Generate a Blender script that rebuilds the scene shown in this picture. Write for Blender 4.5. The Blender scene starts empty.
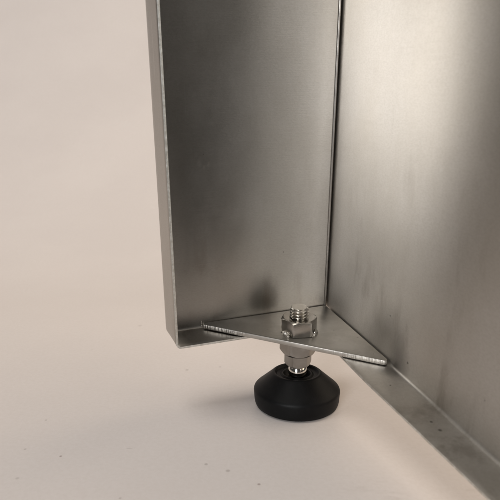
import bpy, bmesh, math
from mathutils import Vector

scene = bpy.context.scene
COL = scene.collection

# ------------------------------------------------------------------ helpers
def finish(name, bm, mat, parent=None, bevel=0.0, solid=0.0, sharp=35, seg=2, rim=None):
    """link a bmesh as ONE object; solidify / round its edges and bake the result"""
    bmesh.ops.remove_doubles(bm, verts=bm.verts, dist=1e-6)
    me = bpy.data.meshes.new(name)
    bm.to_mesh(me); bm.free()
    if rim: me.materials.append(mat); me.materials.append(rim)
    o = bpy.data.objects.new(name, me)
    COL.objects.link(o)
    if solid:
        s = o.modifiers.new('solid', 'SOLIDIFY'); s.thickness = solid; s.offset = -1
        if rim:
            s.material_offset_rim = 1
    if bevel:
        b = o.modifiers.new('bevel', 'BEVEL'); b.width = bevel; b.segments = seg
        b.limit_method = 'ANGLE'; b.angle_limit = math.radians(50)
    if solid or bevel:
        dg = bpy.context.evaluated_depsgraph_get(); dg.update()
        me2 = bpy.data.meshes.new_from_object(o.evaluated_get(dg))
        o.modifiers.clear(); o.data = me2; me2.name = name
        bpy.data.meshes.remove(me); me = me2
    for p in me.polygons: p.use_smooth = p.area < 2e-3      # large flat faces keep their own normal
    me.set_sharp_from_angle(angle=math.radians(sharp))
    keep = [p.material_index for p in me.polygons]
    me.materials.clear(); me.materials.append(mat)
    if rim: me.materials.append(rim)
    for p, k in zip(me.polygons, keep): p.material_index = min(k, 1 if rim else 0)
    if parent: o.parent = parent
    return o

def lathe(bm, prof, cx, cy, n=128, cap=True):
    rings = []
    for r, z in prof:
        if r < 1e-7:
            rings.append([bm.verts.new((cx, cy, z))])
        else:
            rings.append([bm.verts.new((cx+r*math.cos(2*math.pi*k/n), cy+r*math.sin(2*math.pi*k/n), z)) for k in range(n)])
    for a, b in zip(rings, rings[1:]):
        for k in range(n):
            k2 = (k+1) % n
            if len(a) == 1: bm.faces.new((a[0], b[k], b[k2]))
            elif len(b) == 1: bm.faces.new((a[k], b[0], a[k2]))
            else: bm.faces.new((a[k], a[k2], b[k2], b[k]))
    bmesh.ops.recalc_face_normals(bm, faces=bm.faces)

# ------------------------------------------------------------------ materials
class NT:
    def __init__(s, name):
        s.m = bpy.data.materials.new(name); s.m.use_nodes = True
        s.t = s.m.node_tree; s.b = s.t.nodes['Principled BSDF']
    def n(s, kind, **kw):
        x = s.t.nodes.new(kind)
        for k, v in kw.items():
            if k in x.inputs: x.inputs[k].default_value = v
            else: setattr(x, k, v)
        return x
    def l(s, a, b): s.t.links.new(a, b)
    def math(s, op, a, b=None, c=None, clamp=False):
        x = s.t.nodes.new('ShaderNodeMath'); x.operation = op; x.use_clamp = clamp
        for i, v in enumerate((a, b, c)):
            if v is None: continue
            if isinstance(v, (int, float)): x.inputs[i].default_value = v
            else: s.l(v, x.inputs[i])
        return x.outputs[0]
    def ramp(s, src, lo, hi, a=0.0, b=1.0):
        x = s.t.nodes.new('ShaderNodeMapRange'); x.interpolation_type = 'SMOOTHSTEP'
        s.l(src, x.inputs['Value'])
        x.inputs['From Min'].default_value = lo; x.inputs['From Max'].default_value = hi
        x.inputs['To Min'].default_value = a; x.inputs['To Max'].default_value = b
        return x.outputs['Result']
    def noise(s, vec, scale, detail=3, rough=.55):
        x = s.n('ShaderNodeTexNoise', Scale=scale, Detail=detail, Roughness=rough)
        s.l(vec, x.inputs['Vector']); return x.outputs['Fac']
    def mapped(s, vec, sc, rot=(0, 0, 0)):
        x = s.n('ShaderNodeMapping'); x.inputs['Scale'].default_value = sc; x.inputs['Rotation'].default_value = rot
        s.l(vec, x.inputs['Vector']); return x.outputs[0]
    def mix(s, fac, a, b):
        x = s.t.nodes.new('ShaderNodeMix'); x.data_type = 'RGBA'
        if isinstance(fac, (int, float)): x.inputs[0].default_value = fac
        else: s.l(fac, x.inputs[0])
        for i, v in ((6, a), (7, b)):
            if isinstance(v, tuple): x.inputs[i].default_value = (*v, 1)
            else: s.l(v, x.inputs[i])
        return x.outputs[2]
    def spot(s, vec, p, r, soft, axis=(1, 1, 1), ang=0.0):
        """mask of one speck at p, radius r"""
        d = s.n('ShaderNodeVectorMath', operation='SUBTRACT'); s.l(vec, d.inputs[0]); d.inputs[1].default_value = p
        v = d.outputs[0]
        if axis != (1, 1, 1):
            ro = s.n('ShaderNodeMapping'); ro.inputs['Rotation'].default_value = (0, 0, ang); ro.inputs['Scale'].default_value = axis
            s.l(v, ro.inputs['Vector']); v = ro.outputs[0]
        L = s.n('ShaderNodeVectorMath', operation='LENGTH'); s.l(v, L.inputs[0])
        return s.ramp(L.outputs['Value'], r*(1-soft), r*(1+soft), 1.0, 0.0)
    def bump(s, h, strength, dist, prev=None):
        x = s.n('ShaderNodeBump', Strength=strength, Distance=dist); s.l(h, x.inputs['Height'])
        if prev is not None: s.l(prev, x.inputs['Normal'])
        return x.outputs[0]

def steel_sheet(name, grain_rot, base=(.60, .575, .54), rough=.34, aniso=.55, spots=(), smudges=(), pale=()):
    t = NT(name); b = t.b
    P = t.n('ShaderNodeTexCoord').outputs['Object']
    b.inputs['Metallic'].default_value = 1.0
    # rolled grain: long fine streaks
    grain = t.noise(t.mapped(P, (60, 60, 2600), grain_rot), 1.0, 2, .6)
    mott = t.noise(t.mapped(P, (1, 1, .55)), 26, 5, .62)
    fine = t.noise(t.mapped(P, (.55, .55, 1.3)), 1300, 3, .7)
    big = t.noise(P, 7, 2, .5)
    col = t.mix(t.ramp(mott, .3, .72), (base[0]*.88, base[1]*.87, base[2]*.85), base)
    col = t.mix(t.math('MULTIPLY', t.ramp(fine, .36, .68), .24), col, (base[0]*.62, base[1]*.60, base[2]*.56))
    sx = t.n('ShaderNodeSeparateXYZ'); t.l(P, sx.inputs[0])
    stain = t.math('MULTIPLY', t.ramp(t.noise(t.mapped(P, (1, 1, .22)), 75, 5, .65), .50, .72), t.ramp(t.noise(P, 16, 3, .6), .42, .66))
    stain = t.math('MULTIPLY', stain, t.ramp(sx.outputs['Z'], .075, .17, .55, .10))
    col = t.mix(stain, col, (.27, .235, .195))
    scr = t.noise(t.mapped(P, (420, 420, 6), (.35, .2, 0)), 1.0, 2, .5)
    col = t.mix(t.ramp(scr, .74, .80, 0, .35), col, (.70, .68, .64))
    sp = t.noise(P, 420, 1, .4)
    col = t.mix(t.ramp(sp, .84, .88, 0, .5), col, (.10, .085, .07))
    for p, r, soft, axis, f in smudges:
        col = t.mix(t.math('MULTIPLY', t.spot(P, p, r, soft, axis), f), col, (.16, .15, .14))
    for p, r in spots:
        col = t.mix(t.math('MULTIPLY', t.spot(P, p, r*.85, .5), .7), col, (.09, .08, .065))
    for p, r in pale:
        col = t.mix(t.math('MULTIPLY', t.math('MULTIPLY', t.spot(P, p, r, .7, (1, 1, .6)), t.ramp(fine, .42, .55)), .22), col, (.80, .77, .70))
    t.l(col, b.inputs['Base Color'])
    r = t.math('ADD', rough-.05, t.math('MULTIPLY', mott, .12))
    r = t.math('ADD', r, t.math('MULTIPLY', grain, .06))
    t.l(r, b.inputs['Roughness'])
    b.inputs['Anisotropic'].default_value = aniso; b.inputs['Anisotropic Rotation'].default_value = .25
    cr = t.n('ShaderNodeVectorMath', operation='CROSS_PRODUCT')          # grain runs level across the sheet
    t.l(t.n('ShaderNodeNewGeometry').outputs['Normal'], cr.inputs[0]); cr.inputs[1].default_value = (.04, -.139, .99)
    t.l(cr.outputs[0], b.inputs['Tangent'])
    n = t.bump(big, .35, .004)
    n = t.bump(grain, .10, .0002, n)
    n = t.bump(fine, .10, .0002, n)
    t.l(n, b.inputs['Normal'])
    return t.m

def steel_part(name, base, rough, bump=.15, scale=500, metallic=1.0):
    t = NT(name); b = t.b
    P = t.n('ShaderNodeTexCoord').outputs['Object']
    b.inputs['Metallic'].default_value = metallic
    a = t.noise(P, scale, 4, .65); c = t.noise(P, scale*.25, 3, .6)
    t.l(t.mix(t.ramp(c, .35, .7), (base[0]*.75, base[1]*.73, base[2]*.70), base), b.inputs['Base Color'])
    t.l(t.math('ADD', rough-.06, t.math('MULTIPLY', a, .14)), b.inputs['Roughness'])
    n = t.bump(a, bump, .0003); t.l(n, b.inputs['Normal'])
    return t.m

# ------------------------------------------------------------------ layout (metres)
O = Vector((.0483, .3161))                       # inside corner where the two panels meet
EU = Vector((-.9465, -.3227))                    # along the narrow panel, away from the corner
EW = Vector((.3123, -.9500))                     # along the wide panel, towards the viewer
ZP = .0471                                       # top of the gusset plate
ZL = ZP - .0031                                  # top face of the folded bottom lips
H = .52                                          # top of the panels
GROUND = -.0003
TILT = math.radians(8)                            # the stand leans back on its foot by this much
FX, FY = .0275, .2787                            # foot axis
W = .1010

def pt(u, w, z):
    u2 = u + (u/W)*.0135*(z-ZL) - .004*(z-ZL)    # the panel widens a little upwards
    p = O + EU*u2 + EW*w
    return (p.x, p.y, z)

def at(x, y, z=0): return (x, y, z)

M_left = steel_sheet('brushed_steel_narrow_shaded', (0, 0, 0), base=(.46, .44, .413), rough=.28,  # same sheet steel; base darkened to carry the panel's dim reflection
    spots=[(pt(.030, 0, .085), .0004)], pale=[(pt(.079, 0, .140), .0011), (pt(.0765, 0, .1375), .0007), (pt(.074, 0, .139), .0009), (pt(.0805, 0, .1445), .0006)])
cpt = pt(.002, .078, ZP)
M_right = steel_sheet('brushed_steel_wide_lit', (0, 0, 0), base=(.64, .615, .58), rough=.40, aniso=.63,  # lit copy of that steel, brighter reflection put into the base colour
    spots=[(pt(.009, .1205, ZL), .00075), (pt(.009, .1265, ZL), .0009), (pt(.0, .088, ZP+.006), .0007), (pt(0, .07, .07), .0005), (pt(.010, .09, ZL), .0005)],
    smudges=[(pt(0, .080, ZP+.004), .006, .9, (1, 1, .6), .55), (pt(.003, .0775, ZL), .0045, .9, (1, 1, 1), .6)])

M_cut = steel_part('cut_edge_steel', (.80, .79, .75), .45, .55, 1600)  # base lightened: painted glint where the rough cut catches light
# ------------------------------------------------------------------ the stand
stand = bpy.data.objects.new('steel_stand', None); COL.objects.link(stand)
stand.location = (0, 0, 0); stand.empty_display_size = .02
stand['label'] = 'stainless steel stand corner with folded edges, triangular gusset and black levelling foot on pale floor'
stand['category'] = 'metal stand'

def sheet(bm, path, row0_extra, L, r, mitre_end, to3, taper=None):
    """path: list of (s, z, ns, nz, lean); the rim folds from the face (t=0) forward to t=L"""
    prof = [(r - r*math.sin(a), r - r*math.cos(a)) for a in [math.pi/2*i/8 for i in range(9)]]
    prof += [(0.0, r + (L-r)*i/6) for i in range(1, 7)]
    rows = []
    for d, tt in prof:
        row = []
        for i, (s, z, ns, nz, lean) in enumerate(path):
            dd = d + lean*tt
            ss = s + ns*dd
            tk = r + (tt-r)*taper(s) if taper and tt > r else tt
            if i == len(path)-1 and mitre_end: ss = max(s, tk)
            row.append(bm.verts.new(to3(ss, tk, z + nz*dd)))
        rows.append(row)
    for a, b in zip(rows, rows[1:]):
        for i in range(len(path)-1):
            bm.faces.new((a[i], a[i+1], b[i+1], b[i]))
    extra = [bm.verts.new(to3(*e)) for e in row0_extra]
    bm.faces.new(rows[0] + extra)
    return rows, extra

def orient(bm, d):
    bmesh.ops.recalc_face_normals(bm, faces=bm.faces)
    big = max(bm.faces, key=lambda f: f.calc_area())
    if big.normal.dot(Vector((d[0], d[1], 0))) < 0:
        bmesh.ops.reverse_faces(bm, faces=bm.faces)

# narrow panel with its folded side lip and bottom lip, one bent sheet
bm = bmesh.new()
rc = .0035; SE = .0021
zs = [H - (H-(ZL+rc))*i/30 for i in range(31)]
path = [(W, z, -1, 0, .12) for z in zs]
for i in range(1, 8):
    a = math.pi/2*i/8
    path.append((W-rc+rc*math.cos(a), ZL+rc-rc*math.sin(a), -math.cos(a), math.sin(a), .12*math.cos(a)))
path += [(W-rc-(W-rc-SE)*i/12, ZL, 0, 1, 0) for i in range(13)]
rows, extra = sheet(bm, path, [(SE, 0, H)], .0200, .0016, True, lambda s, t, z: pt(s, t, z))
# rounded return of the panel's inner edge beside the corner gap
lo = rows[0][-1]; hi = extra[0]
prev = (lo, hi); zlo = lo.co.z
for u, w in [(SE-.0008+.0008*math.cos(a), .0009*math.sin(a)) for a in [math.pi*i/12 for i in range(1, 13)]] + [(SE-.0016, -.0055), (-.0012, -.0055)]:
    v0 = bm.verts.new(pt(u, w, zlo)); v1 = bm.verts.new(pt(u, w, H))
    bm.faces.new((prev[0], prev[1], v1, v0)); prev = (v0, v1)
orient(bm, EW)
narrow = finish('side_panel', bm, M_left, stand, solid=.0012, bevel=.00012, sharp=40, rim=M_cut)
narrow['label'] = 'narrow panel with folded left lip'

# wide panel with its folded bottom lip
bm = bmesh.new()
WR = .176
path = [(WR-(WR-.0)*i/30, ZL+.00005, 0, 1, 0) for i in range(31)]
rows, extra = sheet(bm, path, [(0, 0, H), (WR, 0, H)], .0192, .0018, True, lambda s, t, z: pt(t, s, z), lambda q: 1 - max(0, q-.085)*1.75)
lo = rows[0][-1]; hi = extra[0]
v0 = bm.verts.new(pt(0, -.0045, lo.co.z)); v1 = bm.verts.new(pt(0, -.0045, H))
bm.faces.new((lo, hi, v1, v0))
orient(bm, EU)
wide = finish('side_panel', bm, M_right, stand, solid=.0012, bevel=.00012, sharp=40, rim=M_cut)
wide['label'] = 'wide bright panel with a bottom lip'

# gusset plate: right triangle with rounded corners, lying on the lips
def round_poly(P, R, n=8):
    out = []
    for i, p in enumerate(P):
        a = (P[i-1]-p).normalized(); c = (P[(i+1) % len(P)]-p).normalized()
        r = R[i]; half = a.angle(c)/2
        d = r/math.tan(half); cen = p + (a+c).normalized()*(r/math.sin(half))
        s = p + a*d - cen; e = p + c*d - cen
        tot = s.angle_signed(e)
        for k in range(n+1):
            v = s.copy(); v.rotate(__import__('mathutils').Matrix.Rotation(-tot*k/n, 2)); out.append(cen+v)
    return out
A = Vector((-.0300, .2884)); B = Vector((.04742, .31489)); Cc = Vector((.0709, .2440))
poly = round_poly([A, B, Cc], [.0016, .001, .0016])
bm = bmesh.new()
v = [bm.verts.new((p.x, p.y, ZP)) for p in poly]
f = bm.faces.new(v)
ex = bmesh.ops.extrude_face_region(bm, geom=[f])
for e in ex['geom']:
    if isinstance(e, bmesh.types.BMVert): e.co.z = ZP-.0026
bmesh.ops.recalc_face_normals(bm, faces=bm.faces)
t = NT('gusset_steel'); b = t.b
tc = t.n('ShaderNodeTexCoord').outputs['Object']
b.inputs['Metallic'].default_value = 1
a1 = t.noise(tc, 60, 5, .65); a2 = t.noise(tc, 700, 3, .7)
c = t.mix(t.ramp(a1, .35, .7), (.42, .40, .365), (.55, .53, .495))
c = t.mix(t.ramp(t.noise(tc, 430, 1, .4), .78, .82, 0, .5), c, (.09, .08, .06))
t.l(c, b.inputs['Base Color'])
t.l(t.math('ADD', .30, t.math('MULTIPLY', a1, .16)), b.inputs['Roughness'])
# cut striations down the edge of the plate
geo = t.n('ShaderNodeNewGeometry'); sx = t.n('ShaderNodeSeparateXYZ'); t.l(geo.outputs['Normal'], sx.inputs[0])
side = t.ramp(t.math('ABSOLUTE', sx.outputs['Z']), .3, .7, 1, 0)
stri = t.noise(t.mapped(tc, (1500, 1500, 40)), 1.0, 2, .6)
ends = t.math('MAXIMUM', t.spot(tc, (-.0300, .2884, ZP), .027, .5), t.spot(tc, (.0709, .2440, ZP), .029, .5))
n1 = t.bump(t.math('MULTIPLY', t.math('MULTIPLY', stri, side), t.math('MULTIPLY_ADD', ends, .97, .03)), .75, .0005)
n1 = t.bump(a2, .12, .0002, n1)
t.l(n1, b.inputs['Normal'])
gusset = finish('gusset_plate', bm, t.m, stand, bevel=.0003, sharp=40)

# ------------------------------------------------------------------ levelling foot
t = NT('black_plastic'); b = t.b
tc = t.n('ShaderNodeTexCoord').outputs['Object']
a1 = t.noise(tc, 1500, 3, .7); a2 = t.noise(tc, 90, 4, .6)
t.l(t.mix(t.ramp(a2, .4, .75), (.003, .0032, .0035), (.0055, .0057, .006)), b.inputs['Base Color'])
t.l(t.math('ADD', .40, t.math('MULTIPLY', a2, .18)), b.inputs['Roughness'])
b.inputs['IOR'].default_value = 1.45; b.inputs['Specular IOR Level'].default_value = .16
t.l(t.bump(a1, .25, .0002), b.inputs['Normal'])
M_black = t.m
M_nut = steel_part('nut_steel', (.47, .45, .42), .24, .14, 320)
M_stud = steel_part('stud_steel', (.62, .60, .56), .20, .08, 400)
M_collar_shaded = steel_part('shaded_collar_steel', (.36, .345, .325), .30, .12, 320)  # shade under the plate put into the colour as a darker base
M_ball = steel_part('polished_steel', (.80, .78, .75), .10, .02, 300)

bm = bmesh.new()
prof = [(0, 0), (.0215, 0), (.0230, .0004), (.0240, .0012), (.0245, .0024), (.0248, .0038), (.0252, .0085), (.02525, .0092), (.0252, .0098),
        (.0250, .0104), (.0246, .0110), (.0240, .0116), (.0230, .0124), (.0160, .0184), (.0147, .0196), (.0140, .0201), (.0133, .0202), (.0127, .0200),
        (.0122, .0191), (.0118, .0188), (.0098, .0186), (.0092, .0189), (.0086, .0193), (.0081, .0193), (.0077, .0188), (.0074, .0176), (.0060, .0160), (0, .0155)]
lathe(bm, prof, 0, 0, 160)
from mathutils import Matrix
bm.transform(Matrix.Translation((FX, FY, GROUND)) @ Matrix.Rotation(-TILT, 4, 'X'))   # stays flat on the floor: the ball joint swivels
foot = finish('levelling_foot', bm, M_black, stand, sharp=28)
foot['label'] = 'round black plastic levelling foot with steel stud'

bm = bmesh.new()
cz = .0221; R = .0055
prof = [(R*math.sin(a) if 0 < i < 24 else 0, cz-R*math.cos(a)) for i, a in enumerate([math.pi*i/24 for i in range(25)])]
lathe(bm, prof, FX, FY, 96)
finish('ball_joint', bm, M_ball, foot, sharp=60)

def hex_nut(bm, AF, z0, z1, hole, phi, ch_top=True, ch_bot=True, k=.55, per=16, edge=.0003):
    n = 6*per; rows = [[] for _ in range(6)]
    ri = AF/2*.965
    for j in range(n):
        th = 2*math.pi*j/n
        loc = (th % (math.pi/3)) - math.pi/6
        rh = AF/2/math.cos(loc)
        rh = min(rh, AF/2/math.cos(math.pi/6)*.988)            # slightly blunted corners
        ct = (rh-ri)*k if ch_top else edge
        cb = (rh-ri)*k if ch_bot else edge
        a = th + phi
        for r_, z_, row in ((hole, z0, 0), (ri if ch_bot else rh-edge, z0, 1), (rh, z0+cb, 2), (rh, z1-ct, 3), (ri if ch_top else rh-edge, z1, 4), (hole, z1, 5)):
            rows[row].append(bm.verts.new((FX+r_*math.sin(a), FY-r_*math.cos(a), z_)))
    for i in range(6):
        p, q = rows[i], rows[(i+1) % 6]
        for j in range(n):
            j2 = (j+1) % n
            bm.faces.new((p[j], p[j2], q[j2], q[j]))
    bmesh.ops.recalc_face_normals(bm, faces=bm.faces)

bm = bmesh.new(); hex_nut(bm, .0182, ZP+.0001, ZP+.0091, .0048, math.radians(30+8), ch_bot=False, k=.58)
finish('hex_nut', bm, M_nut, foot, bevel=.00018, sharp=25)
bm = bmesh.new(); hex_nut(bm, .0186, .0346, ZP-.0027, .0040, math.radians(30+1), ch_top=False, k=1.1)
finish('lock_nut', bm, M_collar_shaded, foot, bevel=.00018, sharp=25)
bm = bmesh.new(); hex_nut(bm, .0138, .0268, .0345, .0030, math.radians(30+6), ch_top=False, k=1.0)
finish('hex_collar', bm, M_collar_shaded, foot, bevel=.00015, sharp=25)

# weld tacks that hold the nut on the plate
import random
from mathutils import noise as mnoise
def tack(x, y, rx, ry, h, ang, seed):
    bm = bmesh.new()
    bmesh.ops.create_icosphere(bm, subdivisions=4, radius=1)
    for v_ in bm.verts:
        c = v_.co.copy(); k = 1 + .35*mnoise.noise(c*1.6 + Vector((seed, 0, 0))) + .12*mnoise.noise(c*4 + Vector((0, seed, 0))) + .08*mnoise.noise(c*11 + Vector((seed, seed, 0)))
        px, py, pz = c.x*rx*k, c.y*ry*k, c.z*h*k
        v_.co = (x + px*math.cos(ang)-py*math.sin(ang), y + px*math.sin(ang)+py*math.cos(ang), ZP + pz)
    return finish('weld_bead', bm, M_weld, gusset, sharp=60)
M_weld = steel_part('weld_steel', (.50, .48, .44), .36, .6, 900)
tack(FX-.0077, FY-.0060, .0034, .0015, .0026, math.radians(128), 3.1)
tack(FX+.0089, FY-.0036, .0032, .0012, .0022, math.radians(68), 7.7)

# threaded stud: a true helix
bm = bmesh.new()
pitch = .0018; n = 72; zb, zt = .0300, .0621; per = 16
rowsn = int((zt-zb)/pitch*per)
rows = []
for i in range(rowsn+1):
    z = zb+(zt-zb)*i/rowsn; row = []
    for j in range(n):
        th = j/n
        ph = (z/pitch - th) % 1.0
        tri = abs(ph-.5)*2                                     # 1 at crest, 0 at root
        tri = min(1, max(0, (tri-.12)/.72))
        r = .0041 + .00115*tri
        r = min(r, .0044 + (zt-z)*1.1)
        row.append(bm.verts.new((FX+r*math.cos(2*math.pi*th), FY+r*math.sin(2*math.pi*th), z)))
    rows.append(row)
for p, q in zip(rows, rows[1:]):
    for j in range(n):
        j2 = (j+1) % n; bm.faces.new((p[j], p[j2], q[j2], q[j]))
bm.faces.new(rows[-1]); bm.faces.new(list(reversed(rows[0])))
bmesh.ops.recalc_face_normals(bm, faces=bm.faces)
finish('threaded_stud', bm, M_stud, foot, sharp=35)

# ------------------------------------------------------------------ floor: one pale sheet that sweeps up behind
bm = bmesh.new()
pr = [(.12, 0.0), (.50, 0.0)]
pr += [(.50+.9*math.sin(a), .9-.9*math.cos(a)) for a in [math.pi/2*i/48 for i in range(1, 49)]]
pr += [(1.4, 1.7)]
lines = [[bm.verts.new((x, y, z+GROUND)) for y, z in pr] for x in (-1.7, .34)]
for i in range(len(pr)-1): bm.faces.new((lines[0][i], lines[1][i], lines[1][i+1], lines[0][i+1]))
t = NT('pale_floor'); b = t.b
tc = t.n('ShaderNodeTexCoord').outputs['Object']
a1 = t.noise(tc, 6, 4, .55); a2 = t.noise(tc, 450, 4, .65); a3 = t.noise(t.mapped(tc, (30, 160, 1), (0, 0, .35)), 1.0, 4, .6)
c = t.mix(t.ramp(a1, .3, .7), (.720, .672, .650), (.750, .702, .678))
c = t.mix(t.math('MULTIPLY', t.ramp(a2, .3, .75), .22), c, (.60, .545, .50))
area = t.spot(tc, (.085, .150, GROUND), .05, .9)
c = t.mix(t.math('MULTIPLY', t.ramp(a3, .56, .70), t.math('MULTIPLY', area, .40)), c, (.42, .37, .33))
c = t.mix(t.ramp(t.noise(tc, 260, 1, .3), .84, .88, 0, .4), c, (.25, .22, .20))
SPECKS = [(-0.0945, 0.427, 0.0016, 1, 0, 0.24, (0.24, 0.2, 0.18)), (-0.0431, 0.3297, 0.0011, 1, 0, 0.35, (0.24, 0.2, 0.18)), (-0.0208, 0.335, 0.0009, 1, 0, 0.32, (0.24, 0.2, 0.18)), (-0.1132, 0.2583, 0.0006, 1, 0, 0.42, (0.24, 0.2, 0.18)), (-0.1125, 0.2281, 0.0006, 1, 0, 0.42, (0.24, 0.2, 0.18)), (-0.0925, 0.2216, 0.0006, 1, 0, 0.56, (0.12, 0.05, 0.04)), (-0.0605, 0.229, 0.0016, 7, 0.2, 0.56, (0.24, 0.2, 0.18)), (-0.0209, 0.2146, 0.0008, 1, 0, 0.42, (0.24, 0.2, 0.18)), (-0.0103, 0.2092, 0.001, 1, 0, 0.42, (0.24, 0.2, 0.18)), (0.004, 0.1986, 0.0007, 1, 0, 0.49, (0.12, 0.05, 0.04)), (-0.106, 0.2032, 0.0008, 1, 0, 0.28, (0.24, 0.2, 0.18)), (-0.0557, 0.1886, 0.0006, 1, 0, 0.35, (0.24, 0.2, 0.18)), (-0.1191, 0.3685, 0.0009, 1, 0, 0.14, (0.24, 0.2, 0.18))]
for x, y, r, ax, ang, f, colr in SPECKS:
    c = t.mix(t.math('MULTIPLY', t.spot(tc, (x, y, GROUND), r, .5, (1, ax, 1), ang), f), c, colr)
t.l(c, b.inputs['Base Color'])
t.l(t.math('ADD', .42, t.math('MULTIPLY', a1, .12)), b.inputs['Roughness'])
b.inputs['Specular IOR Level'].default_value = .35
t.l(t.bump(a2, .22, .0003), b.inputs['Normal'])
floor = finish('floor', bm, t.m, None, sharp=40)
floor['kind'] = 'structure'
floor['label'] = 'pale beige floor sheet sweeping up behind the stand'

# ------------------------------------------------------------------ lights
w = bpy.data.worlds.new('World'); scene.world = w; w.use_nodes = True
bg = w.node_tree.nodes['Background']; bg.inputs[0].default_value = (1.0, .95, .89, 1); bg.inputs[1].default_value = .06

def area(name, loc, target, sx, sy, power, col):
    L = bpy.data.lights.new(name, 'AREA'); L.shape = 'RECTANGLE'; L.size = sx; L.size_y = sy; L.energy = power; L.color = col
    o = bpy.data.objects.new(name, L); COL.objects.link(o); o.location = loc
    o.rotation_euler = (Vector(target)-Vector(loc)).to_track_quat('-Z', 'Y').to_euler()
    return o
area('window_light', (-.70, -1.5, .72), (.05, .3, .15), .60, 1.0, 30, (.985, .985, 1.0))
area('side_window', (1.4, .50, 1.25), (.0, .3, .05), 2.2, 2.0, 27, (1, .83, .65))
area('ceiling_lamp', (-.6, .2, 1.8), (-.2, .3, 0), .9, .9, 12, (1, .95, .89))

# ------------------------------------------------------------------ camera
cam = bpy.data.cameras.new('camera'); co = bpy.data.objects.new('camera', cam); COL.objects.link(co)
co.location = (0, 0, .1858); co.rotation_euler = (math.radians(72), 0, 0)
cam.sensor_width = 36; cam.lens = 545/500*36; cam.clip_start = .01; cam.clip_end = 50
cam.dof.use_dof = True; cam.dof.focus_distance = .33; cam.dof.aperture_fstop = 22
scene.camera = co

scene.view_settings.view_transform = 'Standard'; scene.view_settings.look = 'None'
scene.view_settings.exposure = 0; scene.view_settings.gamma = 1

# the floor is level; stand, camera and lamps were laid out square to the stand, which leans back by TILT
PIV = Matrix.Translation((FX, FY, GROUND))
RM = PIV @ Matrix.Rotation(TILT, 4, 'X') @ PIV.inverted()
bpy.context.view_layer.update()
for o in list(scene.objects):
    if o.parent is None and o is not floor:
        o.matrix_world = RM @ o.matrix_world
bpy.context.view_layer.update()
